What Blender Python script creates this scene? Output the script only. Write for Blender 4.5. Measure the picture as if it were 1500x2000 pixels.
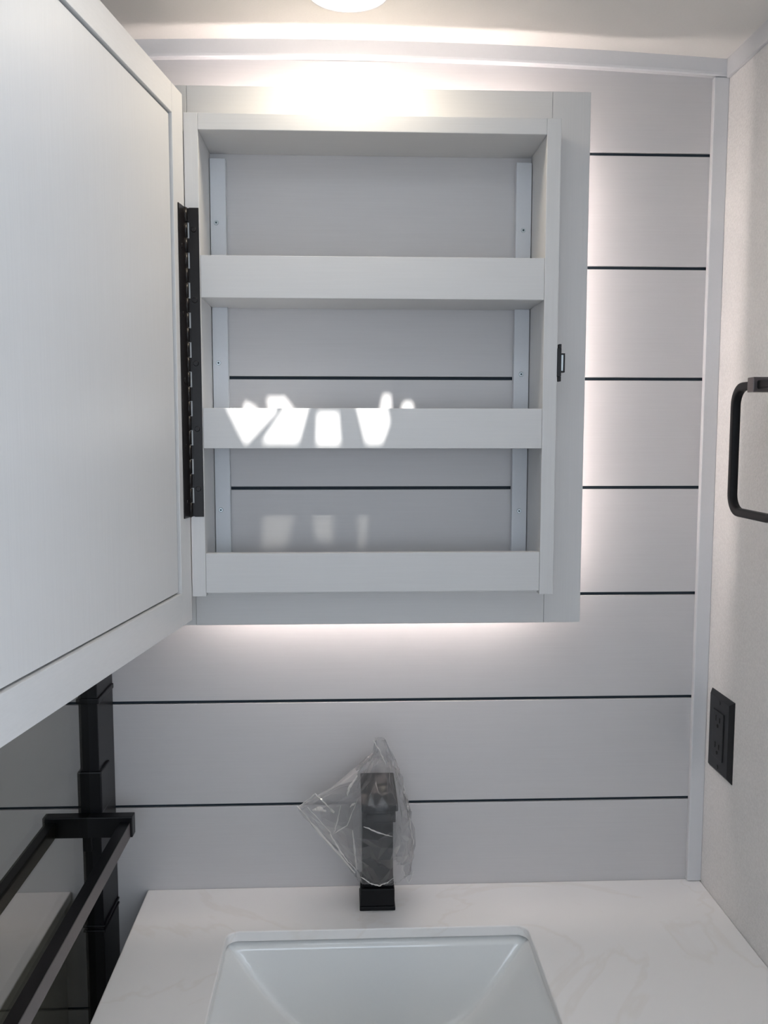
import bpy, bmesh, math, random
from mathutils import Vector, Matrix
from mathutils.geometry import tessellate_polygon

random.seed(7)
sc = bpy.context.scene
for o in list(bpy.data.objects):
    bpy.data.objects.remove(o)
COL = sc.collection

# ------------------------------------------------------------------ camera
F_PX, PITCH, YAW, ROLL = 1706.05, 0.09265, 0.04161, 0.00089
CAM = Vector((0.0, -1.2183, 1.5198))
fwd = Vector((math.sin(YAW) * math.cos(PITCH), math.cos(YAW) * math.cos(PITCH), -math.sin(PITCH)))
right = Vector((math.cos(YAW), -math.sin(YAW), 0))
up = right.cross(fwd)
r2 = right * math.cos(ROLL) + up * math.sin(ROLL)
u2 = up * math.cos(ROLL) - right * math.sin(ROLL)
cam_data = bpy.data.cameras.new('camera')
cam = bpy.data.objects.new('camera', cam_data)
COL.objects.link(cam)
cam.matrix_world = Matrix(((r2.x, u2.x, -fwd.x, CAM.x), (r2.y, u2.y, -fwd.y, CAM.y), (r2.z, u2.z, -fwd.z, CAM.z), (0, 0, 0, 1)))
cam_data.sensor_fit = 'VERTICAL'
cam_data.sensor_height = 24.0
cam_data.sensor_width = 18.0
cam_data.lens = 24.0 * F_PX / 2000.0
cam_data.clip_start = 0.02
sc.camera = cam

# ------------------------------------------------------------------ light and exposure
sc.view_settings.view_transform = 'Standard'
sc.view_settings.look = 'None'
sc.view_settings.gamma = 1.0
sc.view_settings.exposure = 0.18
sc.view_settings.use_curve_mapping = False
sc.cycles.use_denoising = True
sc.cycles.max_bounces = 10
sc.cycles.diffuse_bounces = 5
sc.cycles.transparent_max_bounces = 16
sc.cycles.caustics_reflective = False
sc.cycles.caustics_refractive = False

SKY_STRENGTH = 3.7
SKY_COLOR = (0.76, 0.865, 1.0)
SUN_STRENGTH = 10.0
LAMP_STRENGTH = 41.0
LED_STRENGTH = 31.0

world = bpy.data.worlds.new('daylight')
sc.world = world
world.use_nodes = True
bg = world.node_tree.nodes['Background']
bg.inputs['Color'].default_value = (*SKY_COLOR, 1)
bg.inputs['Strength'].default_value = SKY_STRENGTH

SUN_DIR = Vector((-0.11, 1.0, -0.99)).normalized()      # the way the sunlight travels
sun_data = bpy.data.lights.new('sun', 'SUN')
sun_data.energy = SUN_STRENGTH
sun_data.angle = math.radians(0.85)
sun_data.color = (1.0, 0.97, 0.93)
sun = bpy.data.objects.new('sun', sun_data)
COL.objects.link(sun)
sun.rotation_euler = (-SUN_DIR).to_track_quat('Z', 'Y').to_euler()
sun.location = (0.3, -3, 5)

# daylight comes in through the doorway on the right, behind the camera
ROOM_END = -2.3
X_LEFT, X_RIGHT = -1.15, 0.5179
DOOR_Y0, DOOR_Y1, DOOR_Z = -2.05, -0.92, 1.98
HALL_X = 1.7
FILL_WIN_X0, FILL_WIN_X1, FILL_WIN_Z0, FILL_WIN_Z1 = -0.40, 0.35, 1.10, 1.80      # unseen window added behind the camera for frontal fill
portal_data = bpy.data.lights.new('daylight_portal', 'AREA')
portal_data.shape = 'RECTANGLE'
portal_data.size = DOOR_Z
portal_data.size_y = DOOR_Y1 - DOOR_Y0
portal_data.cycles.is_portal = True
portal = bpy.data.objects.new('daylight_portal', portal_data)
COL.objects.link(portal)
portal.location = (X_RIGHT + 0.02, (DOOR_Y0 + DOOR_Y1) / 2, DOOR_Z / 2)
portal.rotation_euler = (0, math.radians(90), 0)
portal2_data = bpy.data.lights.new('fill_window_portal', 'AREA')
portal2_data.shape = 'RECTANGLE'
portal2_data.size = FILL_WIN_X1 - FILL_WIN_X0
portal2_data.size_y = FILL_WIN_Z1 - FILL_WIN_Z0
portal2_data.cycles.is_portal = True
portal2 = bpy.data.objects.new('fill_window_portal', portal2_data)
COL.objects.link(portal2)
portal2.location = ((FILL_WIN_X0 + FILL_WIN_X1) / 2, ROOM_END - 0.02, (FILL_WIN_Z0 + FILL_WIN_Z1) / 2)
portal2.rotation_euler = (math.radians(90), 0, 0)

# ------------------------------------------------------------------ materials
def new_mat(name):
    m = bpy.data.materials.new(name)
    m.use_nodes = True
    return m, m.node_tree.nodes, m.node_tree.links, m.node_tree.nodes['Principled BSDF']

def plain(name, col, rough=0.5, metal=0.0, spec=0.5, bump=0.0, bscale=300, vary=0.06, coat=0.0):
    m, N, L, b = new_mat(name)
    tc = N.new('ShaderNodeTexCoord')
    nz = N.new('ShaderNodeTexNoise')
    nz.inputs['Scale'].default_value = bscale
    nz.inputs['Detail'].default_value = 3
    L.new(tc.outputs['Object'], nz.inputs['Vector'])
    mix = N.new('ShaderNodeMix')
    mix.data_type = 'RGBA'
    mix.inputs[6].default_value = (*[c * (1 - vary) for c in col], 1)
    mix.inputs[7].default_value = (*[min(1, c * (1 + vary)) for c in col], 1)
    L.new(nz.outputs['Fac'], mix.inputs[0])
    L.new(mix.outputs[2], b.inputs['Base Color'])
    b.inputs['Roughness'].default_value = rough
    b.inputs['Metallic'].default_value = metal
    b.inputs['Specular IOR Level'].default_value = spec
    b.inputs['Coat Weight'].default_value = coat
    b.inputs['Coat Roughness'].default_value = 0.08
    if bump:
        bp = N.new('ShaderNodeBump')
        bp.inputs['Strength'].default_value = bump
        bp.inputs['Distance'].default_value = 0.001
        L.new(nz.outputs['Fac'], bp.inputs['Height'])
        L.new(bp.outputs['Normal'], b.inputs['Normal'])
    return m

def laminate(name, col, axis='X', rough=0.42, vary=0.05):
    """pale wood-grain laminate, grain along one axis"""
    m, N, L, b = new_mat(name)
    tc = N.new('ShaderNodeTexCoord')
    mp = N.new('ShaderNodeMapping')
    s = {'X': (9, 500, 500), 'Y': (500, 9, 500), 'Z': (500, 500, 9)}[axis]
    mp.inputs['Scale'].default_value = s
    L.new(tc.outputs['Object'], mp.inputs['Vector'])
    nz = N.new('ShaderNodeTexNoise')
    nz.inputs['Scale'].default_value = 1.0
    nz.inputs['Detail'].default_value = 4
    nz.inputs['Roughness'].default_value = 0.65
    L.new(mp.outputs['Vector'], nz.inputs['Vector'])
    mix = N.new('ShaderNodeMix')
    mix.data_type = 'RGBA'
    mix.inputs[6].default_value = (*[c * (1 - vary) for c in col], 1)
    mix.inputs[7].default_value = (*[min(1, c * (1 + vary)) for c in col], 1)
    L.new(nz.outputs['Fac'], mix.inputs[0])
    L.new(mix.outputs[2], b.inputs['Base Color'])
    b.inputs['Roughness'].default_value = rough
    b.inputs['Specular IOR Level'].default_value = 0.35
    bp = N.new('ShaderNodeBump')
    bp.inputs['Strength'].default_value = 0.10
    bp.inputs['Distance'].default_value = 0.0006
    L.new(nz.outputs['Fac'], bp.inputs['Height'])
    L.new(bp.outputs['Normal'], b.inputs['Normal'])
    return m

def emitter(name, col, strength):
    m = bpy.data.materials.new(name)
    m.use_nodes = True
    N, L = m.node_tree.nodes, m.node_tree.links
    N.clear()
    e = N.new('ShaderNodeEmission')
    e.inputs['Color'].default_value = (*col, 1)
    e.inputs['Strength'].default_value = strength
    o = N.new('ShaderNodeOutputMaterial')
    L.new(e.outputs[0], o.inputs['Surface'])
    return m

def clear_sheet(name, tint, gloss_rough=0.0, base=0.04, power=5.0, gain=0.96, haze=0.0, haze_col=(.9, .9, .9), bump=0.0, bscale=60):
    """thin clear sheet: tinted see-through plus mirror reflection that grows towards grazing"""
    m = bpy.data.materials.new(name)
    m.use_nodes = True
    N, L = m.node_tree.nodes, m.node_tree.links
    N.clear()
    out = N.new('ShaderNodeOutputMaterial')
    tr = N.new('ShaderNodeBsdfTransparent')
    tr.inputs['Color'].default_value = (*tint, 1)
    gl = N.new('ShaderNodeBsdfGlossy')
    gl.inputs['Roughness'].default_value = gloss_rough
    lw = N.new('ShaderNodeLayerWeight')
    lw.inputs['Blend'].default_value = 0.5
    p = N.new('ShaderNodeMath'); p.operation = 'POWER'
    p.inputs[1].default_value = power
    L.new(lw.outputs['Facing'], p.inputs[0])
    ma = N.new('ShaderNodeMath'); ma.operation = 'MULTIPLY_ADD'
    ma.inputs[1].default_value = gain
    ma.inputs[2].default_value = base
    ma.use_clamp = True
    L.new(p.outputs[0], ma.inputs[0])
    mx = N.new('ShaderNodeMixShader')
    L.new(ma.outputs[0], mx.inputs[0])
    L.new(tr.outputs[0], mx.inputs[1])
    L.new(gl.outputs[0], mx.inputs[2])
    last = mx
    if haze:
        df = N.new('ShaderNodeBsdfDiffuse')
        df.inputs['Color'].default_value = (*haze_col, 1)
        tl = N.new('ShaderNodeBsdfTranslucent')
        tl.inputs['Color'].default_value = (*haze_col, 1)
        h = N.new('ShaderNodeMixShader'); h.inputs[0].default_value = 0.4
        L.new(df.outputs[0], h.inputs[1]); L.new(tl.outputs[0], h.inputs[2])
        m2 = N.new('ShaderNodeMixShader'); m2.inputs[0].default_value = haze
        L.new(mx.outputs[0], m2.inputs[1]); L.new(h.outputs[0], m2.inputs[2])
        last = m2
    if bump:
        tc = N.new('ShaderNodeTexCoord')
        nz = N.new('ShaderNodeTexNoise'); nz.inputs['Scale'].default_value = bscale
        L.new(tc.outputs['Object'], nz.inputs['Vector'])
        bp = N.new('ShaderNodeBump'); bp.inputs['Strength'].default_value = bump
        bp.inputs['Distance'].default_value = 0.004
        L.new(nz.outputs['Fac'], bp.inputs['Height'])
        L.new(bp.outputs['Normal'], gl.inputs['Normal'])
    L.new(last.outputs[0], out.inputs['Surface'])
    return m

M = {}
M['plank'] = laminate('plank_laminate', (0.585, 0.573, 0.575), 'X', 0.40, 0.05)
M['groove'] = plain('groove_dark', (0.010, 0.022, 0.034), 0.7)
M['cab_x'] = laminate('cabinet_laminate_across', (0.655, 0.652, 0.650), 'X')
M['cab_z'] = laminate('cabinet_laminate_upright', (0.655, 0.652, 0.650), 'Z')
M['cab_y'] = laminate('cabinet_laminate_deep', (0.655, 0.652, 0.650), 'Y')
M['edge'] = plain('strip_white', (0.68, 0.70, 0.73), 0.5, vary=0.02)
M['trim'] = plain('trim_white', (0.66, 0.665, 0.68), 0.35, vary=0.02)
M['paper'] = plain('wallpaper_mottled', (0.73, 0.715, 0.70), 0.75, bump=0.6, bscale=380, vary=0.16)
M['ceiling'] = plain('ceiling_vinyl', (0.76, 0.74, 0.705), 0.7, bump=0.15, bscale=500, vary=0.03)
M['floor'] = plain('floor_vinyl', (0.16, 0.145, 0.13), 0.5, bscale=8, vary=0.25)
M['black'] = plain('black_hinge_metal', (0.008, 0.006, 0.006), 0.32, 0.0, 0.35, vary=0.2)
M['matte_black'] = plain('matte_black_metal', (0.005, 0.005, 0.006), 0.48, 0.0, 0.22, vary=0.2)
M['bronze'] = plain('dark_bronze_metal', (0.13, 0.112, 0.112), 0.38, 0.6, 0.5, vary=0.15)
M['jamb'] = plain('black_shower_frame', (0.004, 0.004, 0.005), 0.35, 0.0, 0.25, vary=0.2)
M['steel'] = plain('zinc_screw', (0.55, 0.60, 0.62), 0.35, 0.9)
M['slot'] = plain('slot_dark', (0.03, 0.06, 0.07), 0.6)
M['plastic_black'] = plain('black_plastic', (0.013, 0.013, 0.015), 0.40, spec=0.35, vary=0.1)
M['slot_black'] = plain('black_slot', (0.002, 0.002, 0.002), 0.9)
M['china'] = plain('sink_china', (0.80, 0.815, 0.815), 0.12, spec=0.5, vary=0.01, coat=0.4)
M['glass'] = clear_sheet('shower_glass', (0.62, 0.605, 0.55), 0.0, base=0.09, gain=1.0, power=2.5)
M['bag'] = clear_sheet('plastic_film', (0.965, 0.965, 0.965), 0.16, base=0.03, gain=0.75, power=3.0, haze=0.11, haze_col=(.60, .60, .62), bump=0.5, bscale=38)
M['bag_back'] = clear_sheet('plastic_film_hazed', (0.93, 0.93, 0.93), 0.16, base=0.03, gain=0.75, power=3.0, haze=0.46, haze_col=(.72, .72, .73), bump=0.5, bscale=38)
M['fold_glint'] = clear_sheet('plastic_fold_glint', (0.9, 0.9, 0.9), 0.12, base=0.4, gain=0.6, power=2.0, haze=0.70, haze_col=(1.0, .98, .95))  # near-white: the bag's glints are put into the colour
M['lens'] = emitter('lamp_lens', (1.0, 0.875, 0.70), LAMP_STRENGTH)
M['led'] = emitter('led_strip_light', (1.0, 0.87, 0.82), LED_STRENGTH)
def translucent(name, col):
    m = bpy.data.materials.new(name)
    m.use_nodes = True
    N, L = m.node_tree.nodes, m.node_tree.links
    N.clear()
    out = N.new('ShaderNodeOutputMaterial')
    d = N.new('ShaderNodeBsdfDiffuse'); d.inputs['Color'].default_value = (*col, 1)
    t = N.new('ShaderNodeBsdfTranslucent'); t.inputs['Color'].default_value = (*col, 1)
    mx = N.new('ShaderNodeMixShader'); mx.inputs[0].default_value = 0.68
    L.new(d.outputs[0], mx.inputs[1]); L.new(t.outputs[0], mx.inputs[2])
    L.new(mx.outputs[0], out.inputs['Surface'])
    return m
M['milky'] = translucent('milky_fill_plastic', (0.90, 0.90, 0.90))  # translucent so the unseen cover adds fill from above
M['sun_dimmer'] = clear_sheet('sun_dimmer_sheet', (0.30, 0.30, 0.29), 0.3, base=0.02, gain=0.3)  # added tint that weakens the sun through the lower cut-outs

def quartz():
    m, N, L, b = new_mat('white_solid_surface')
    tc = N.new('ShaderNodeTexCoord')
    nz = N.new('ShaderNodeTexNoise'); nz.inputs['Scale'].default_value = 3.0
    nz.inputs['Detail'].default_value = 6; nz.inputs['Distortion'].default_value = 1.6
    L.new(tc.outputs['Object'], nz.inputs['Vector'])
    rp = N.new('ShaderNodeValToRGB')
    el = rp.color_ramp.elements
    el[0].position = 0.485; el[0].color = (0.90, 0.885, 0.875, 1)
    el[1].position = 0.52; el[1].color = (0.90, 0.885, 0.875, 1)
    mid = rp.color_ramp.elements.new(0.502); mid.color = (0.865, 0.84, 0.815, 1)
    L.new(nz.outputs['Fac'], rp.inputs['Fac'])
    L.new(rp.outputs['Color'], b.inputs['Base Color'])
    b.inputs['Roughness'].default_value = 0.32
    return m
M['quartz'] = quartz()

# ------------------------------------------------------------------ builders
WORLD_LOC = {}

def tag(o, label=None, cat=None, group=None, kind=None):
    if label: o['label'] = label
    if cat: o['category'] = cat
    if group: o['group'] = group
    if kind: o['kind'] = kind
    return o

def empty(name, loc, label, cat, group=None):
    o = bpy.data.objects.new(name, None)
    o.empty_display_size = 0.05
    COL.objects.link(o)
    o.location = loc
    WORLD_LOC[o] = Vector(loc)
    return tag(o, label, cat, group)

def link_mesh(name, me, mat, parent=None, origin=None, smooth=False):
    """me is in world coordinates; the object's origin goes to its centre (or origin)"""
    if origin is None:
        vs = [v.co for v in me.vertices]
        origin = Vector([(min(v[i] for v in vs) + max(v[i] for v in vs)) / 2 for i in range(3)])
    origin = Vector(origin)
    me.transform(Matrix.Translation(-origin))
    if mat is not None:
        me.materials.append(mat)
    for p in me.polygons:
        p.use_smooth = smooth
    o = bpy.data.objects.new(name, me)
    COL.objects.link(o)
    WORLD_LOC[o] = origin
    if parent is not None:
        o.parent = parent
        o.location = origin - WORLD_LOC[parent]
    else:
        o.location = origin
    return o

def bm_obj(name, bm, mat, parent=None, origin=None, smooth=False, normals=True):
    if normals:
        bmesh.ops.recalc_face_normals(bm, faces=bm.faces)
    me = bpy.data.meshes.new(name)
    bm.to_mesh(me)
    bm.free()
    return link_mesh(name, me, mat, parent, origin, smooth)

def bm_box(x0, x1, y0, y1, z0, z1, bevel=0.0, seg=2, bm=None):
    own = bm is None
    b = bmesh.new()
    g = bmesh.ops.create_cube(b, size=1.0)
    for v in g['verts']:
        v.co = Vector((x0 + (v.co.x + .5) * (x1 - x0), y0 + (v.co.y + .5) * (y1 - y0), z0 + (v.co.z + .5) * (z1 - z0)))
    if bevel:
        bmesh.ops.bevel(b, geom=list(b.edges), offset=bevel, segments=seg, affect='EDGES', profile=0.6)
    if own:
        return b
    me = bpy.data.meshes.new('tmp'); b.to_mesh(me); b.free()
    bm.from_mesh(me); bpy.data.meshes.remove(me)
    return bm

def box(name, x0, x1, y0, y1, z0, z1, mat, parent=None, bevel=0.0008, seg=2, xf=None):
    b = bm_box(x0, x1, y0, y1, z0, z1, bevel, seg)
    if xf is not None:
        bmesh.ops.transform(b, matrix=xf, verts=b.verts)
    return bm_obj(name, b, mat, parent)

def cyl(name, c, axis, r, length, mat, parent=None, n=20, bevel=0.0, xf=None, r2_=None):
    b = bmesh.new()
    bmesh.ops.create_cone(b, cap_ends=True, segments=n, radius1=r, radius2=r if r2_ is None else r2_, depth=length)
    q = Vector((0, 0, 1)).rotation_difference(Vector(axis))
    bmesh.ops.transform(b, matrix=Matrix.Translation(c) @ q.to_matrix().to_4x4(), verts=b.verts)
    if xf is not None:
        bmesh.ops.transform(b, matrix=xf, verts=b.verts)
    o = bm_obj(name, b, mat, parent)
    for p in o.data.polygons:
        p.use_smooth = len(p.vertices) == 4
    return o

def prism(name, outer, holes, z0, z1, mat, parent=None, xf=None):
    """plate with holes: polygons in XY, thickness z0..z1"""
    polys = [[Vector((p[0], p[1], 0)) for p in outer]] + [[Vector((p[0], p[1], 0)) for p in h] for h in holes]
    tris = tessellate_polygon(polys)
    flat = [p for poly in polys for p in poly]
    n = len(flat)
    verts = [(p.x, p.y, z1) for p in flat] + [(p.x, p.y, z0) for p in flat]
    faces = [tuple(t) for t in tris] + [tuple(i + n for i in reversed(t)) for t in tris]
    base = 0
    for poly in polys:
        k = len(poly)
        for i in range(k):
            a, c = base + i, base + (i + 1) % k
            faces.append((a, c, c + n, a + n))
        base += k
    me = bpy.data.meshes.new(name)
    me.from_pydata(verts, [], faces)
    b = bmesh.new(); b.from_mesh(me); bpy.data.meshes.remove(me)
    if xf is not None:
        bmesh.ops.transform(b, matrix=xf, verts=b.verts)
    return bm_obj(name, b, mat, parent)

def rounded_rect(x0, x1, y0, y1, r, n=8):
    pts = []
    for cx, cy, a0 in ((x1 - r, y1 - r, 0), (x0 + r, y1 - r, 90), (x0 + r, y0 + r, 180), (x1 - r, y0 + r, 270)):
        for i in range(n + 1):
            a = math.radians(a0 + 90 * i / n)
            pts.append((cx + r * math.cos(a), cy + r * math.sin(a)))
    return pts

def screw(name, c, axis, r, mat, parent, slot_mat=None):
    """flat screw head with a cross recess"""
    ax = Vector(axis)
    o = cyl(name, Vector(c) + ax * 0.0004, axis, r, 0.0012, mat, parent, 16, r2_=r * 0.8)
    return o

# ------------------------------------------------------------------ the room
def ceil_z(x):
    return 2.0345 - 0.057 * min(x, X_RIGHT + 0.04) ** 2

GROOVE = 0.0044
z_grooves = [1.4403 + (3 - k) * 0.152 for k in range(0, 13) if k != 7]
wb = tag(box('wall_back', X_LEFT, X_RIGHT, 0.0045, 0.06, 0, 2.06, M['groove'], None, 0), 'pale horizontal plank wall with thin dark joints behind the cabinet', None, None, 'structure')
edges = [2.012] + z_grooves + [0.0]
for i in range(len(edges) - 1):
    zt = edges[i] - (GROOVE / 2 if i else 0)
    zb = edges[i + 1] + (GROOVE / 2 if i < len(edges) - 2 else 0)
    box('plank', X_LEFT, X_RIGHT, 0.0, 0.0045, zb, zt, M['plank'], wb, 0.0005, 1)

bm = bm_box(X_RIGHT, X_RIGHT + 0.04, DOOR_Y1, 0.06, 0, 2.06)
bm_box(X_RIGHT, X_RIGHT + 0.04, ROOM_END, DOOR_Y0, 0, 2.06, bm=bm)
bm_box(X_RIGHT, X_RIGHT + 0.04, DOOR_Y0, DOOR_Y1, DOOR_Z, 2.06, bm=bm)
tag(bm_obj('wall_right', bm, M['paper']), 'off-white mottled wall on the right with the black outlet', None, None, 'structure')
tag(box('wall_left', X_LEFT - 0.04, X_LEFT, ROOM_END, 0.06, 0, 2.06, M['paper'], None, 0), 'off-white wall at the far side of the shower', None, None, 'structure')
bm = bm_box(X_LEFT - 0.04, FILL_WIN_X0, ROOM_END - 0.04, ROOM_END, 0, 2.06)
bm_box(FILL_WIN_X1, HALL_X, ROOM_END - 0.04, ROOM_END, 0, 2.06, bm=bm)
bm_box(FILL_WIN_X0, FILL_WIN_X1, ROOM_END - 0.04, ROOM_END, 0, FILL_WIN_Z0, bm=bm)
bm_box(FILL_WIN_X0, FILL_WIN_X1, ROOM_END - 0.04, ROOM_END, FILL_WIN_Z1, 2.06, bm=bm)
tag(bm_obj('wall_front', bm, M['paper']), 'off-white wall behind the viewer', None, None, 'structure')
tag(box('floor', X_LEFT - 0.04, HALL_X, ROOM_END - 0.04, 0.06, -0.04, 0, M['floor'], None, 0), 'dark vinyl floor below the vanity', None, None, 'structure')

# vent opening in the ceiling (above the camera's view)
VX0, VX1, VY0, VY1 = -0.15, 0.19, -0.72, -0.41
xs = sorted(set([X_LEFT - 0.04, X_RIGHT + 0.04, HALL_X, VX0, VX1] + [round(-1.1 + 0.05 * i, 3) for i in range(33)]))
ys = [ROOM_END - 0.04, VY0, VY1, 0.06]
bm = bmesh.new()
cache = {}
def cv(x, y, t):
    k = (x, y, t)
    if k not in cache:
        cache[k] = bm.verts.new((x, y, ceil_z(x) + t))
    return cache[k]
T = 0.03
cells = [(i, j) for i in range(len(xs) - 1) for j in range(3)
         if not (j == 1 and xs[i] >= VX0 - 1e-6 and xs[i + 1] <= VX1 + 1e-6)]
cs = set(cells)
for i, j in cells:
    q = [(xs[i], ys[j]), (xs[i + 1], ys[j]), (xs[i + 1], ys[j + 1]), (xs[i], ys[j + 1])]
    bm.faces.new([cv(x, y, 0) for x, y in q])
    bm.faces.new([cv(x, y, T) for x, y in reversed(q)])
    for (di, dj, a, c) in ((0, -1, 0, 1), (1, 0, 1, 2), (0, 1, 2, 3), (-1, 0, 3, 0)):
        if (i + di, j + dj) not in cs:
            bm.faces.new([cv(*q[a], 0), cv(*q[c], 0), cv(*q[c], T), cv(*q[a], T)])
ceiling = bm_obj('ceiling', bm, M['ceiling'])
tag(ceiling, 'gently arched off-white ceiling', None, None, 'structure')

def sweep_trim(name, path, prof, mat, label):
    """prof: closed list of (y, dz) offsets swept along path of (x, z) on the back wall"""
    b = bmesh.new()
    rings = [[b.verts.new((x, y, z + dz)) for (y, dz) in prof] for (x, z) in path]
    k = len(prof)
    for r0, r1 in zip(rings, rings[1:]):
        for i in range(k):
            b.faces.new((r0[i], r0[(i + 1) % k], r1[(i + 1) % k], r1[i]))
    b.faces.new(rings[0]); b.faces.new(list(reversed(rings[-1])))
    return tag(bm_obj(name, b, mat), label, None, None, 'structure')

path = [(X_LEFT + (X_RIGHT - X_LEFT) * i / 40, ceil_z(X_LEFT + (X_RIGHT - X_LEFT) * i / 40)) for i in range(41)]
prof = [(0.0, -0.0225), (-0.0075, -0.0225), (-0.009, -0.021), (-0.0095, -0.018), (-0.0095, 0.0), (0.0, 0.0)]
sweep_trim('trim_1', path, prof, M['trim'], 'white moulding where the plank wall meets the ceiling')
ct = ceil_z(X_RIGHT)
tag(box('trim_2', X_RIGHT - 0.005, X_RIGHT, DOOR_Y1, -0.0096, ct - 0.0245, ct + 0.0005, M['trim'], None, 0.001), 'white moulding where the right wall meets the ceiling', None, None, 'structure')
tag(box('trim_3', 0.4972, X_RIGHT, -0.0085, 0.0, 0.8605, ct - 0.0228, M['trim'], None, 0.0015, 3), 'white upright corner moulding between plank wall and right wall', None, None, 'structure')

# ------------------------------------------------------------------ medicine cabinet
YB = -0.0971
BX0, BX1, IX0, IX1 = -0.2005, 0.2685, -0.1830, 0.2505
BZ0, BZ1, IZ1 = 1.3065, 1.9087, 1.8887
FY0, FY1 = -0.050, -0.038
FX0, FX1, FZ0, FZ1 = -0.2520, 0.3178, 1.2583, 1.9584
cab = empty('medicine_cabinet', (0.0338, 0.0, FZ0), 'pale wood-grain wall cabinet with open door, three shelf rails and lit back edge', 'cabinet')
box('side_panel', BX0, IX0, YB, -0.0002, BZ0, BZ1, M['cab_z'], cab)
box('side_panel', IX1, BX1, YB, -0.0002, BZ0, BZ1, M['cab_z'], cab)
box('top_panel', IX0, IX1, YB, -0.0002, IZ1, BZ1, M['cab_x'], cab)
box('bottom_panel', IX0, IX1, YB + 0.0125, -0.0002, BZ0 + 0.001, 1.3190, M['cab_x'], cab)
SH = [(1.4973, 1.5484), (1.6857, 1.7378)]
for zb, zt in SH:
    box('shelf', IX0, IX1, YB + 0.0125, -0.0002, zb, zb + 0.012, M['cab_x'], cab)
for zb, zt in SH + [(1.3112, 1.3624)]:
    box('shelf_rail', IX0 + 0.0002, IX1 - 0.0002, YB + 0.0006, YB + 0.0125, zb, zt, M['cab_x'], cab, 0.0007)
for z0, z1, sl, sr in ((1.3195, 1.4970, 1.4111, 1.4085), (1.5096, 1.6855, 1.6112, 1.5975), (1.6980, 1.8800, 1.7965, 1.7907)):
    for x0, x1, zs, sx in ((-0.1822, -0.1615, sl, -0.1745), (0.2288, 0.2496, sr, 0.2390)):
        c = box('mounting_cleat', x0, x1, -0.012, -0.0002, z0, z1, M['edge'], cab, 0.0008)
        s = screw('screw', (sx, -0.012, zs), (0, -1, 0), 0.0034, M['steel'], c)
        cyl('screw_recess', (sx, -0.0132, zs), (0, -1, 0), 0.0013, 0.0006, M['slot'], c, 8)
# flange frame standing off the wall
SL, SR = -0.2045, 0.2677
box('flange_stile', FX0, SL, FY0, FY1, FZ0, FZ1, M['cab_z'], cab, 0.0006)
box('flange_stile', SR, FX1, FY0, FY1, FZ0, FZ1, M['cab_z'], cab, 0.0006)
box('flange_rail', SL + 0.0003, SR - 0.0003, FY0, FY1, BZ1 - 0.002, FZ1, M['cab_x'], cab, 0.0006)
box('flange_rail', SL + 0.0003, SR - 0.0003, FY0, FY1, FZ0, BZ0 + 0.002, M['cab_x'], cab, 0.0006)
# light strips on the box behind the flange
LY0, LY1, LT = -0.033, -0.025, 0.002
box('led_strip', BX0 + 0.01, BX1 - 0.01, LY0, LY1, BZ1, BZ1 + LT, M['led'], cab, 0)
box('led_strip', BX0 + 0.01, BX1 - 0.01, LY0, LY1, BZ0 - LT, BZ0, M['led'], cab, 0)
box('led_strip', BX1, BX1 + LT, LY0, LY1, BZ0 + 0.01, BZ1 - 0.01, M['led'], cab, 0)
box('led_strip', BX0 - LT, BX0, LY0, LY1, BZ0 + 0.01, BZ1 - 0.01, M['led'], cab, 0)

# open door: local u runs away from the hinge, w into the door's thickness (away from the room)
A = math.radians(8.3)
PIV = Vector((-0.2008, YB - 0.0022, 0))
# local x = u, local y = w, local z = world z
U = Vector((-math.sin(A), -math.cos(A), 0)); W = Vector((-math.cos(A), math.sin(A), 0))
DX = Matrix(((U.x, W.x, 0, PIV.x), (U.y, W.y, 0, PIV.y), (0, 0, 1, 0), (0, 0, 0, 1)))
DZ0, DZ1, DW, DT, FW = 1.2765, 1.9290, 0.53, 0.019, 0.0385
GAP = 0.0022
door = box('door', FW + GAP, DW - FW - GAP, 0.0035, 0.0165, DZ0 + FW + 0.003 + GAP, DZ1 - FW + 0.004 - GAP, M['cab_z'], cab, 0.0006, 2, DX)
zi0, zi1 = DZ0 + FW + 0.003, DZ1 - FW + 0.004
box('door_stile', 0, FW - 0.0003, 0, DT, DZ0, DZ1, M['cab_z'], door, 0.0008, 2, DX)
box('door_stile', DW - FW + 0.0003, DW, 0, DT, DZ0, DZ1, M['cab_z'], door, 0.0008, 2, DX)
box('door_rail', FW, DW - FW, 0, DT, DZ0, zi0, M['cab_y'], door, 0.0008, 2, DX)
box('door_rail', FW, DW - FW, 0, DT, zi1, DZ1, M['cab_y'], door, 0.0008, 2, DX)
box('back_board', FW - 0.006, DW - FW + 0.006, 0.0165, DT - 0.0004, zi0 - 0.006, zi1 + 0.006, M['slot'], door, 0, 2, DX)

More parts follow.
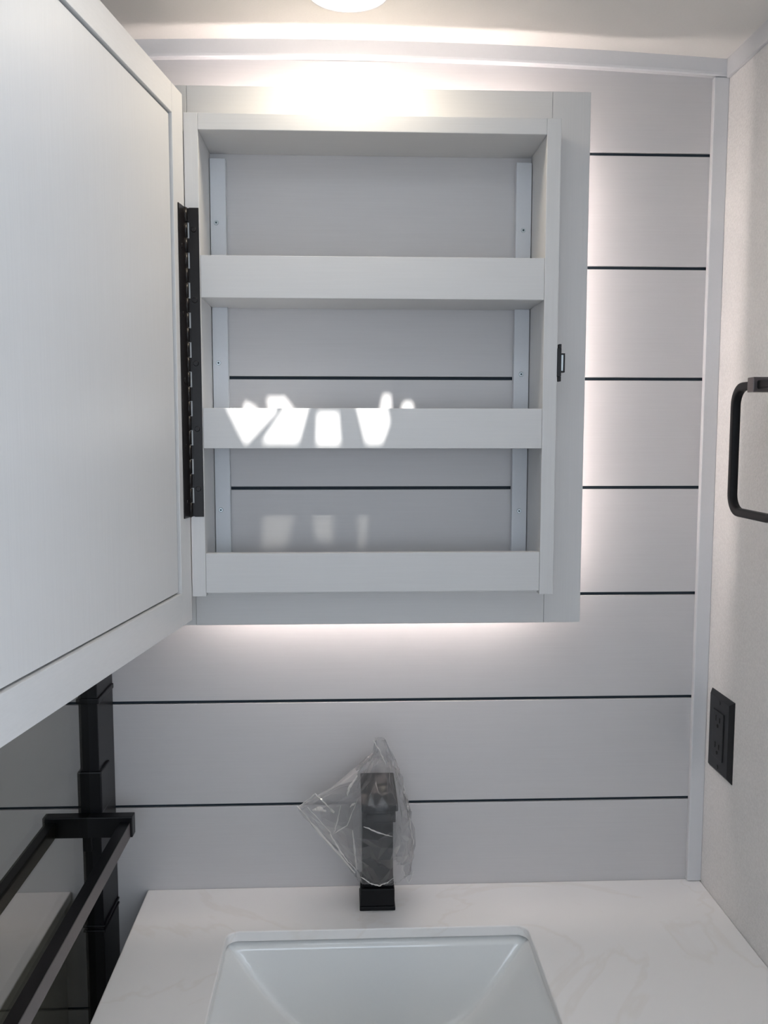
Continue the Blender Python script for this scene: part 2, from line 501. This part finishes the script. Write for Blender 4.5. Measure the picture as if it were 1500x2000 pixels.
# piano hinge
HZ0, HZ1 = 1.4102, 1.7945
hinge = box('hinge', PIV.x + 0.0054, IX0 - 0.0006, YB - 0.0016, YB - 0.0001, HZ0, HZ1, M['black'], cab, 0.0003, 1)
box('door_leaf', 0.0036, 0.0255, -0.0016, -0.0001, HZ0, HZ1, M['black'], hinge, 0.0003, 1, DX)
nk = 21
pitch = (HZ1 - HZ0) / nk
for i in range(nk):
    z = HZ0 + (i + .5) * pitch
    cyl('knuckle', (PIV.x + 0.0008, PIV.y - 0.0012, z), (0, 0, 1), 0.0030, pitch * 0.95, M['black'], hinge, 16)
    if i % 2 == 0:
        box('knuckle_strap', PIV.x + 0.0006, PIV.x + 0.0058, YB - 0.0018, YB - 0.0003, z - pitch * .47, z + pitch * .47, M['black'], hinge, 0.0002, 1)
cyl('hinge_pin', (PIV.x + 0.0008, PIV.y - 0.0012, (HZ0 + HZ1) / 2), (0, 0, 1), 0.0012, HZ1 - HZ0 + 0.001, M['black'], hinge, 10)
for zs in (1.768, 1.682, 1.604, 1.522, 1.446):
    screw('screw', (-0.1900, YB - 0.0016, zs), (0, -1, 0), 0.0036, M['black'], hinge)
for zs in (1.745, 1.663, 1.582, 1.500, 1.430):
    screw('screw', DX @ Vector((0.0155, -0.0016, zs)), -W, 0.0036, M['black'], hinge)

# catch for the door on the outer right side of the box
ct_ = box('magnetic_catch', BX1, BX1 + 0.0052, YB - 0.001, YB + 0.012, 1.5895, 1.6255, M['plastic_black'], cab, 0.0006)
box('catch_tab', BX1 + 0.0022, BX1 + 0.0056, YB + 0.001, YB + 0.009, 1.6255, 1.6306, M['plastic_black'], ct_, 0.0006)
box('catch_tab', BX1 + 0.0022, BX1 + 0.0056, YB + 0.001, YB + 0.009, 1.5832, 1.5895, M['plastic_black'], ct_, 0.0006)
box('magnet', BX1 + 0.0052, BX1 + 0.0078, YB - 0.0006, YB + 0.010, 1.5965, 1.6168, M['steel'], ct_, 0.0003)
box('catch_housing', BX1 + 0.0052, BX1 + 0.0098, YB - 0.001, YB + 0.012, 1.6168, 1.6188, M['plastic_black'], ct_, 0.0003)
box('catch_housing', BX1 + 0.0052, BX1 + 0.0098, YB - 0.001, YB + 0.012, 1.5945, 1.5965, M['plastic_black'], ct_, 0.0003)
box('catch_housing', BX1 + 0.0085, BX1 + 0.0098, YB - 0.001, YB + 0.012, 1.5965, 1.6168, M['plastic_black'], ct_, 0.0003)

# ------------------------------------------------------------------ vanity, counter, sink
CZ = 0.86
CY0 = -0.53
SX0, SX1, SY0, SY1 = -0.1605, 0.2380, -0.420, -0.1125
CT = 0.014
def slab_with_hole(x0, x1, y0, y1, hole, z0, z1):
    """rectangular slab, one hole; every hole vertex has a partner on the outer border"""
    cx, cy = sum(p[0] for p in hole) / len(hole), sum(p[1] for p in hole) / len(hole)
    hx0, hx1 = min(p[0] for p in hole), max(p[0] for p in hole)
    hy0, hy1 = min(p[1] for p in hole), max(p[1] for p in hole)
    outer = []
    n = len(hole)
    q = n // 4
    for i, (x, y) in enumerate(hole):
        u, v = (x - hx0) / (hx1 - hx0), (y - hy0) / (hy1 - hy0)
        k, j = divmod(i, q)
        X = x0 + u * (x1 - x0); Y = y0 + v * (y1 - y0)
        corner = [(x1, y1), (x0, y1), (x0, y0), (x1, y0)][k]
        half = (q - 1) / 2
        if abs(j - half) < .5: X, Y = corner
        elif (j < half) == (k % 2 == 0): X = corner[0]
        else: Y = corner[1]
        outer.append((X, Y))
    b = bmesh.new()
    R = [[b.verts.new((p[0], p[1], z)) for p in pts] for pts, z in ((outer, z0), (outer, z1), (hole, z1), (hole, z0))]
    for k in range(4):
        A_, B_ = R[k], R[(k + 1) % 4]
        for i in range(n):
            j = (i + 1) % n
            b.faces.new((A_[i], A_[j], B_[j], B_[i]))
    return b
top = bm_obj('countertop', slab_with_hole(-0.2898, X_RIGHT - 0.0005, CY0, -0.0005, rounded_rect(SX0, SX1, SY0, SY1, 0.016), CZ - CT, CZ), M['quartz'])
tag(top, 'white solid-surface countertop around the sink', 'countertop')
box('front_lip', -0.2898, X_RIGHT - 0.0005, CY0, CY0 + 0.02, CZ - 0.038, CZ - CT, M['quartz'], top, 0.001)
bmd = top.modifiers.new('bevel', 'BEVEL'); bmd.width = 0.0018; bmd.segments = 3; bmd.limit_method = 'ANGLE'

NX, NY = 120, 100
b = bmesh.new()
cxs, cys = (SX0 + SX1) / 2, (SY0 + SY1) / 2
hx, hy = (SX1 - SX0) / 2 + 0.0015, (SY1 - SY0) / 2 + 0.0015
def smin(a_, c_, k):
    h = max(0.0, min(1.0, 0.5 + 0.5 * (c_ - a_) / k))
    return c_ * (1 - h) + a_ * h - k * h * (1 - h)
def basin_z(u, v, drop):
    a, c = 1 - abs(u), 1 - abs(v)
    g = 2.3 * a - 1.05 * a * a
    h = 5.2 * c
    f = smin(g, h, min(0.16, 0.02 + 0.5 * min(g, h)))
    f = max(0.0, smin(f, 1.0, 0.25))
    return CZ - CT - 0.0003 - 0.122 * f - drop
def grid(drop, s):
    vs = []
    for j in range(NY + 1):
        row = []
        for i in range(NX + 1):
            u = -1 + 2 * i / NX; v = -1 + 2 * j / NY
            row.append(b.verts.new((cxs + hx * s * u, cys + hy * s * v, basin_z(u, v, drop))))
        vs.append(row)
    return vs
g0, g1 = grid(0, 1.0), grid(0.009, 1.05)
for j in range(NY):
    for i in range(NX):
        b.faces.new((g0[j][i], g0[j][i + 1], g0[j + 1][i + 1], g0[j + 1][i]))
        b.faces.new((g1[j][i], g1[j + 1][i], g1[j + 1][i + 1], g1[j][i + 1]))
def border(g):
    return g[0][:] + [g[j][NX] for j in range(1, NY + 1)] + [g[NY][i] for i in range(NX - 1, -1, -1)] + [g[j][0] for j in range(NY - 1, 0, -1)]
b0, b1 = border(g0), border(g1)
for i in range(len(b0)):
    k = (i + 1) % len(b0)
    b.faces.new((b0[i], b1[i], b1[k], b0[k]))
sink = bm_obj('sink', b, M['china'], None, (cxs, cys, CZ - 0.14), True)
tag(sink, 'glossy white rectangular sink set under the countertop', 'sink')
dz = basin_z(0, 0, 0)
cyl('drain_ring', (cxs, cys, dz + 0.0012), (0, 0, 1), 0.024, 0.003, M['steel'], sink, 32)
cyl('drain_plug', (cxs, cys, dz + 0.0035), (0, 0, 1), 0.018, 0.003, M['matte_black'], sink, 32)

van = empty('vanity_cabinet', (0.114, -0.25, 0), 'pale vanity cabinet under the countertop', 'cabinet')
box('side_panel', -0.280, -0.264, -0.50, -0.0005, 0.0, CZ - CT - 0.0005, M['cab_z'], van)
box('side_panel', X_RIGHT - 0.018, X_RIGHT - 0.002, -0.50, -0.0005, 0.0, CZ - CT - 0.0005, M['cab_z'], van)
box('bottom_panel', -0.264, X_RIGHT - 0.018, -0.50, -0.0005, 0.10, 0.116, M['cab_x'], van)
box('toe_kick', -0.264, X_RIGHT - 0.018, -0.46, -0.448, 0.0, 0.10, M['cab_x'], van)
for x0, x1, kx in ((-0.278, 0.117, 0.09), (0.121, X_RIGHT - 0.004, 0.148)):
    d = box('door', x0, x1, -0.519, -0.5005, 0.11, 0.815, M['cab_z'], van, 0.0015)
    box('handle', kx - 0.005, kx + 0.005, -0.54, -0.519, 0.60, 0.74, M['matte_black'], d, 0.002)

# ------------------------------------------------------------------ faucet and its plastic bag
fau = empty('faucet', (0.0400, -0.043, CZ), 'square matte black faucet standing behind the sink', 'faucet')
box('base_plate', 0.0148, 0.0640, -0.0695, -0.0175, CZ, CZ + 0.006, M['matte_black'], fau, 0.0012)
box('base_block', 0.0158, 0.0630, -0.0685, -0.0185, CZ + 0.006, CZ + 0.031, M['matte_black'], fau, 0.0015)
box('column', 0.0185, 0.0610, -0.064, -0.024, CZ + 0.031, 1.0135, M['matte_black'], fau, 0.0015)
sp = box('spout', 0.0185, 0.0610, -0.128, -0.0255, 1.0135, 1.0285, M['matte_black'], fau, 0.0012)
box('spout_channel', 0.0235, 0.0560, -0.1292, -0.127, 1.0165, 1.0255, M['slot_black'], sp, 0.0003)
lv = Matrix.Translation((0.04, -0.03, 1.0320)) @ Matrix.Rotation(math.radians(-1.5), 4, 'X') @ Matrix.Translation((-0.04, 0.03, -1.0320))
box('lever', 0.0165, 0.0635, -0.141, -0.0265, 1.0310, 1.0400, M['matte_black'], fau, 0.0015, 2, lv)
cyl('lever_neck', (0.04, -0.044, 1.0300), (0, 0, 1), 0.012, 0.004, M['matte_black'], fau, 20)

def make_bag():
    # z, x-left, x-right, y-front, y-back
    rows = [(0.9045, 0.008, 0.078, -0.083, -0.010), (0.910, 0.006, 0.083, -0.087, -0.010), (0.918, 0.004, 0.087, -0.092, -0.010),
            (0.940, -0.012, 0.089, -0.106, -0.010), (0.962, -0.029, 0.089, -0.122, -0.010), (0.985, -0.047, 0.086, -0.140, -0.011),
            (1.002, -0.060, 0.083, -0.150, -0.012), (1.014, -0.0695, 0.081, -0.154, -0.013), (1.022, -0.056, 0.079, -0.155, -0.014),
            (1.032, -0.039, 0.077, -0.155, -0.016), (1.046, -0.010, 0.073, -0.153, -0.019), (1.056, 0.008, 0.069, -0.142, -0.026),
            (1.064, 0.016, 0.066, -0.122, -0.034), (1.072, 0.022, 0.063, -0.104, -0.046), (1.082, 0.034, 0.059, -0.090, -0.056), (1.104, 0.036, 0.050, -0.076, -0.064)]
    rnd = random.Random(21)
    n = 40
    bmb = bmesh.new()
    rings = []
    for q, (z, xl, xr, yf, yb) in enumerate(rows):
        ring = []
        # the flare on the left is a flattened corner of the bag around the faucet body
        core_l = max(xl, 0.006)
        for i in range(n):
            th = 2 * math.pi * i / n
            c, s = math.cos(th), math.sin(th)
            ce = math.copysign(abs(c) ** 0.7, c); se = math.copysign(abs(s) ** 0.7, s)
            ymid, yh = (yf + yb) / 2, (yb - yf) / 2
            if c >= 0:
                x = 0.04 + (xr - 0.04) * ce; y = ymid + yh * se
            else:
                t = -c
                x = 0.04 - (0.04 - xl) * t
                k = max(0.0, (0.006 - x) / max(1e-6, 0.006 - xl)) if x < 0.006 and xl < 0.004 else 0.0
                y = ymid + yh * se * (1 - 0.82 * k)
            a = 0.0034 if 0 < q < len(rows) - 1 else 0.0016
            x += rnd.uniform(-a, a); y += rnd.uniform(-a, a) * 0.9; zz = z + rnd.uniform(-a, a) * 0.8
            # stay clear of the faucet
            ring.append(bmb.verts.new((x, y, zz)))
        rings.append(ring)
    for r0, r1 in zip(rings, rings[1:]):
        for i in range(n):
            k = (i + 1) % n
            if rnd.random() < .5:
                bmb.faces.new((r0[i], r0[k], r1[k])); bmb.faces.new((r0[i], r1[k], r1[i]))
            else:
                bmb.faces.new((r0[i], r0[k], r1[i])); bmb.faces.new((r0[k], r1[k], r1[i]))
    bmb.faces.new(rings[-1])
    o = bm_obj('plastic_bag', bmb, M['bag'], None, (0.03, -0.06, 0.893))
    # the rear side gets painted haze, milkier than the front, hiding the joint behind
    o.data.materials.append(M['bag_back'])
    for p in o.data.polygons:
        c = p.center + Vector((0.03, -0.06, 0.893))
        mid = -0.046 - 0.037 * max(0.0, min(1.0, (c.z - 0.893) / 0.121))
        if c.y > mid and c.z < 1.06:
            p.material_index = 1
    return o
bag = make_bag()
FOLD_GLINTS = [  # highlight lines along the folds; the short ones are glare patches
    (0.0020, [(-0.069, -0.088, 1.0200), (-0.031, -0.088, 0.9727), (0.0087, -0.086, 0.9244)]),
    (0.0013, [(-0.0549, -0.098, 1.0232), (-0.0253, -0.098, 0.9873), (-0.0172, -0.098, 0.9716), (-0.0063, -0.098, 0.9529), (0.01, -0.096, 0.9325)]),
    (0.0013, [(-0.0646, -0.094, 1.0230), (-0.0441, -0.094, 1.0390), (-0.036, -0.096, 1.0324), (-0.0211, -0.099, 1.0159)]),
    (0.0010, [(-0.0108, -0.106, 1.0279), (-0.0156, -0.105, 1.0041), (-0.0197, -0.104, 0.9887), (-0.0021, -0.108, 1.001), (0.0120, -0.112, 1.0386)]),
    (0.0013, [(0.0047, -0.104, 0.9929), (0.0073, -0.104, 0.9645), (0.0107, -0.100, 0.936)]),
    (0.0022, [(-0.002, -0.110, 1.0429), (0.0014, -0.110, 1.0554), (0.0115, -0.110, 1.0700)]),
    (0.0011, [(0.0737, -0.085, 1.048), (0.0765, -0.085, 1.0323), (0.0821, -0.085, 0.9978), (0.0878, -0.085, 0.9617)]),
    (0.0011, [(0.0189, -0.148, 1.0182), (0.0385, -0.150, 1.0103), (0.0555, -0.148, 1.0039)]),
    (0.0011, [(0.0150, -0.088, 0.9200), (0.0198, -0.088, 0.9173), (0.0295, -0.089, 0.9099), (0.0406, -0.089, 0.9067), (0.0518, -0.089, 0.9109), (0.0640, -0.088, 0.9200)]),
    (0.0009, [(0.0728, -0.06, 0.9202), (0.0786, -0.06, 0.9037), (0.0829, -0.06, 0.8947), (0.0871, -0.06, 0.9021), (0.0899, -0.06, 0.9124)]),
    (0.0012, [(0.0330, -0.078, 1.1060), (0.041, -0.080, 1.093), (0.0500, -0.088, 1.0757)]),
    (0.0032, [(-0.0480, -0.098, 1.0190), (-0.0380, -0.098, 1.0205), (-0.0300, -0.098, 1.0170)]),
    (0.0026, [(-0.0240, -0.102, 1.0215), (-0.0190, -0.102, 1.0165)]),
    (0.0020, [(0.0015, -0.114, 1.0290), (0.0090, -0.116, 1.0350)]),
    (0.0016, [(0.0745, -0.090, 1.0400), (0.0760, -0.090, 1.0330)]),
]
def fold_glint_ridge(w, pts, rnd=random.Random(5)):
    # a pinched ridge in the film carrying a painted highlight: triangular section, tapering at both ends, slightly uneven
    P_ = [Vector(p) for p in pts]
    fine = []
    for a_, c_ in zip(P_, P_[1:]):
        for i in range(6):
            fine.append(a_.lerp(c_, i / 6))
    fine.append(P_[-1])
    b = bmesh.new(); rings = []
    n = len(fine)
    for i, p in enumerate(fine):
        t = (fine[min(i + 1, n - 1)] - fine[max(i - 1, 0)]).normalized()
        side = t.cross(Vector((0, 1, 0))).normalized()
        k = w * (0.25 + 0.75 * math.sin(math.pi * (i + .5) / n)) * rnd.uniform(0.55, 1.15)
        j = side * rnd.uniform(-.0006, .0006)
        rings.append([b.verts.new(p + j - side * k), b.verts.new(p + j + Vector((0, -k * 1.1, 0))), b.verts.new(p + j + side * k)])
    for r0, r1 in zip(rings, rings[1:]):
        for q in range(3):
            b.faces.new((r0[q], r0[(q + 1) % 3], r1[(q + 1) % 3], r1[q]))
    b.faces.new(rings[0]); b.faces.new(list(reversed(rings[-1])))
    return b
for w_, pts in FOLD_GLINTS:
    bm_obj('crease_highlight', fold_glint_ridge(w_, pts), M['fold_glint'], bag)
tag(bag, 'crumpled clear plastic bag pulled over the black faucet', 'bag')

# ------------------------------------------------------------------ right wall: outlet and towel ring
XR = X_RIGHT
out = empty('electrical_outlet', (XR, -0.0616, 1.0434), 'black double outlet with cover plate on the right wall', 'outlet')
b = bmesh.new()
OY0, OY1, OZ0, OZ1 = -0.0979, -0.0254, 1.0434, 1.1569
o1 = [(XR - 0.0008, OY0, OZ0), (XR - 0.0008, OY1, OZ0), (XR - 0.0008, OY1, OZ1), (XR - 0.0008, OY0, OZ1)]
d_ = 0.006
o2 = [(XR - 0.0058, OY0 + d_, OZ0 + d_), (XR - 0.0058, OY1 - d_, OZ0 + d_), (XR - 0.0058, OY1 - d_, OZ1 - d_), (XR - 0.0058, OY0 + d_, OZ1 - d_)]
o0 = [(XR, p[1], p[2]) for p in o1]
R0, R1, R2 = [[b.verts.new(p) for p in q] for q in (o0, o1, o2)]
for a_, c_ in ((R0, R1), (R1, R2)):
    for i in range(4):
        b.faces.new((a_[i], a_[(i + 1) % 4], c_[(i + 1) % 4], c_[i]))
b.faces.new(R2); b.faces.new(list(reversed(R0)))
plate = bm_obj('cover_plate', b, M['plastic_black'], out)
oy, oz = (OY0 + OY1) / 2, (OZ0 + OZ1) / 2
ins = box('receptacle', XR - 0.0072, XR - 0.0056, oy - 0.0165, oy + 0.0165, oz - 0.0335, oz + 0.0335, M['plastic_black'], out, 0.0008)
for dz_ in (-0.019, 0.019):
    box('blade_slot', XR - 0.0076, XR - 0.0070, oy + 0.0050, oy + 0.0068, oz + dz_ + 0.000, oz + dz_ + 0.008, M['slot_black'], ins, 0)
    box('blade_slot', XR - 0.0076, XR - 0.0070, oy - 0.0068, oy - 0.0050, oz + dz_ + 0.000, oz + dz_ + 0.007, M['slot_black'], ins, 0)
    cyl('ground_hole', (XR - 0.0073, oy, oz + dz_ - 0.006), (1, 0, 0), 0.0026, 0.0006, M['slot_black'], ins, 14)
for zz in (OZ0 + 0.011, OZ1 - 0.011):
    cyl('screw', (XR - 0.0060, oy, zz), (-1, 0, 0), 0.0032, 0.0010, M['plastic_black'], out, 14)

ring_t = empty('towel_ring', (XR, -0.227, 1.5725), 'dark square-cornered towel ring on the right wall', 'towel ring')
box('wall_plate', XR - 0.008, XR, -0.248, -0.206, 1.5515, 1.5935, M['bronze'], ring_t, 0.001)
box('post', 0.461, XR - 0.008, -0.2345, -0.2195, 1.5642, 1.5812, M['bronze'], ring_t, 0.0008)
def ring_mesh():
    # rounded rectangle path in the plane X = const, square section with softened edges
    xc = 0.4705
    y0, y1, z0, z1, r = -0.286, -0.1700, 1.4225, 1.5725, 0.022
    pts = rounded_rect(y0, y1, z0, z1, r, 10)
    sec = []
    hs = 0.0049
    for cx, cy, a0 in ((1, 1, 0), (-1, 1, 90), (-1, -1, 180), (1, -1, 270)):
        for i in range(3):
            a = math.radians(a0 + 45 * i)
            sec.append((cx * (hs - .002) + .002 * math.cos(a), cy * (hs - .002) + .002 * math.sin(a)))
    b = bmesh.new()
    n = len(pts); rings = []
    for i in range(n):
        p, q = pts[i - 1], pts[(i + 1) % n]
        t = Vector((0, q[0] - p[0], q[1] - p[1])).normalized()
        nrm = t.cross(Vector((1, 0, 0)))
        c = Vector((xc, pts[i][0], pts[i][1]))
        rings.append([b.verts.new(c + Vector((s[0], 0, 0)) + nrm * s[1]) for s in sec])
    k = len(sec)
    for i in range(n):
        r0, r1 = rings[i], rings[(i + 1) % n]
        for j in range(k):
            b.faces.new((r0[j], r0[(j + 1) % k], r1[(j + 1) % k], r1[j]))
    return b
bm_obj('ring', ring_mesh(), M['matte_black'], ring_t, None, True)

# ------------------------------------------------------------------ shower enclosure on the left
XG = -0.3475
sh = empty('shower_door', (XG, -0.075, 0), 'framed clear glass shower door with black post and back-to-back towel bars', 'shower door')
GT = 0.006
box('glass_pane', XG - GT / 2, XG + GT / 2, -0.95, -0.060, 0.06, 1.90, M['glass'], sh, 0.0006, 1)
post = box('jamb_post', XG - 0.0065, XG + 0.0155, -0.076, -0.0005, 0.02, 1.93, M['jamb'], sh, 0.0010)
box('bottom_rail', XG - 0.012, XG + 0.012, -0.95, -0.077, 0.02, 0.06, M['jamb'], sh, 0.001)
box('top_rail', XG - 0.012, XG + 0.012, -0.95, -0.077, 1.90, 1.93, M['jamb'], sh, 0.001)
box('clamp', XG - 0.0095, XG + 0.0190, -0.0800, -0.035, 1.0100, 1.0680, M['jamb'], sh, 0.002)
box('clamp', XG - 0.0095, XG + 0.0040, -0.0800, -0.060, 0.9580, 0.9800, M['jamb'], sh, 0.0015)
box('collar', XG - 0.0075, XG + 0.0180, -0.0785, -0.004, 1.160, 1.167, M['jamb'], sh, 0.001)
box('collar', XG - 0.0075, XG + 0.0180, -0.0785, -0.004, 0.8430, 0.8460, M['jamb'], sh, 0.001)
box('collar', XG - 0.0075, XG + 0.0180, -0.0785, -0.004, 0.8500, 0.8530, M['jamb'], sh, 0.001)
AX0, AX1 = -0.4005, -0.2858
box('bar_bracket', AX0, AX1, -0.094, -0.078, 0.9835, 1.0115, M['jamb'], sh, 0.0012)
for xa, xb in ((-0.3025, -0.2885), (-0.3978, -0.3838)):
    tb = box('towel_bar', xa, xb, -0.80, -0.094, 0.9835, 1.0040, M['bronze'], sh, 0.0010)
    box('top_darkening', xa + 0.0003, xb - 0.0003, -0.80, -0.094, 1.0035, 1.0047, M['jamb'], tb, 0.0003)  # black layer added to put the top face's dark reflection into colour
box('bar_bracket', AX0, AX1, -0.815, -0.80, 0.9835, 1.0115, M['jamb'], sh, 0.0012)

# ------------------------------------------------------------------ ceiling lamp
LX, LYc, LR = 0.0022, -0.1465, 0.0455
lamp = empty('ceiling_light', (LX, LYc, ceil_z(0)), 'small round glowing lamp on the ceiling above the cabinet', 'lamp')
def lathe(profile, c, n=48):
    b = bmesh.new()
    rings = []
    for r, z in profile:
        if r < 1e-6:
            rings.append([b.verts.new((c[0], c[1], z))])
        else:
            rings.append([b.verts.new((c[0] + r * math.cos(2 * math.pi * i / n), c[1] + r * math.sin(2 * math.pi * i / n), z)) for i in range(n)])
    for r0, r1 in zip(rings, rings[1:]):
        for i in range(n):
            k = (i + 1) % n
            if len(r0) == 1: b.faces.new((r0[0], r1[i], r1[k]))
            elif len(r1) == 1: b.faces.new((r0[i], r0[k], r1[0]))
            else: b.faces.new((r0[i], r0[k], r1[k], r1[i]))
    return b
cz_ = ceil_z(0)
bm_obj('rim', lathe([(0.0515, cz_ + 0.001), (0.0515, cz_ - 0.003), (0.0490, cz_ - 0.0060), (0.0464, cz_ - 0.0060), (0.0458, cz_ + 0.001)], (LX, LYc)), M['trim'], lamp, None, True)
bm_obj('lens', lathe([(0.0460, cz_ - 0.0016), (0.030, cz_ - 0.0018), (0.0, cz_ - 0.0020)], (LX, LYc)), M['lens'], lamp, None, True)

# ------------------------------------------------------------------ unseen roof vent with an added gobo that shapes the sun
ZV = 2.020
def to_vent(x, z):          # a point on the cabinet's front plane, carried up against the sun to the vent
    t = (ZV - z) / 0.99
    return (x + 0.11 * t, YB - t)
holes = [
    [(-.1295, 1.5037), (-.0900, 1.5450), (-.1150, 1.6480), (-.1300, 1.6560), (-.1527, 1.5500)],
    [(-.1087, 1.5055), (-.0632, 1.5055), (-.0505, 1.5485), (-.0600, 1.6400), (-.0758, 1.6620), (-.1000, 1.6620), (-.0800, 1.5485)],
    [(-.0391, 1.5035), (-.0097, 1.5035), (-.0122, 1.5434), (-.0376, 1.5434)],
    [(.0243, 1.5050), (.0440, 1.5050), (.0535, 1.5319), (.0470, 1.5600), (.0180, 1.5600), (.0120, 1.5520)],
    [(.0540, 1.6350), (.0720, 1.6350), (.0700, 1.6660), (.0600, 1.6660)],
    [(.0830, 1.6300), (.1047, 1.6300), (.1000, 1.6560), (.0880, 1.6560)],
]
dim_holes = [
    [(-.1100, 1.4520), (-.0750, 1.4550), (-.0640, 1.4990), (-.1065, 1.4990)],
    [(-.0350, 1.4650), (-.0110, 1.4600), (-.0103, 1.4990), (-.0388, 1.4990)],
    [(.0270, 1.4500), (.0330, 1.4500), (.0400, 1.4990), (.0255, 1.4990)],
]
H = [[to_vent(*p) for p in h] for h in holes]
HD = [[to_vent(*p) for p in h] for h in dim_holes]
vent = empty('unseen_roof_vent', ((VX0 + VX1) / 2, (VY0 + VY1) / 2, ZV), 'unseen white roof vent in the ceiling with an added cover shaping the sun patches', 'vent')
e_ = 0.025
prism('unseen_vent_frame', [(VX0 - e_, VY0 - e_), (VX1 + e_, VY0 - e_), (VX1 + e_, VY1 + e_), (VX0 - e_, VY1 + e_)],
      [[(VX0 + .004, VY0 + .004), (VX1 - .004, VY0 + .004), (VX1 - .004, VY1 - .004), (VX0 + .004, VY1 - .004)]], 2.024, 2.0315, M['trim'], vent)
prism('sun_gobo', [(VX0 - .006, VY0 - .006), (VX1 + .006, VY0 - .006), (VX1 + .006, VY1 + .006), (VX0 - .006, VY1 + .006)], H + HD, ZV - 0.0005, ZV + 0.0005, M['milky'], vent)  # added gobo: cut-outs shaped to throw the sun patches
for h in HD:  # panes added to dim the sun for the fainter patches
    prism('sun_dimmer_pane', h, [], ZV + 0.0006, ZV + 0.0012, M['sun_dimmer'], vent)
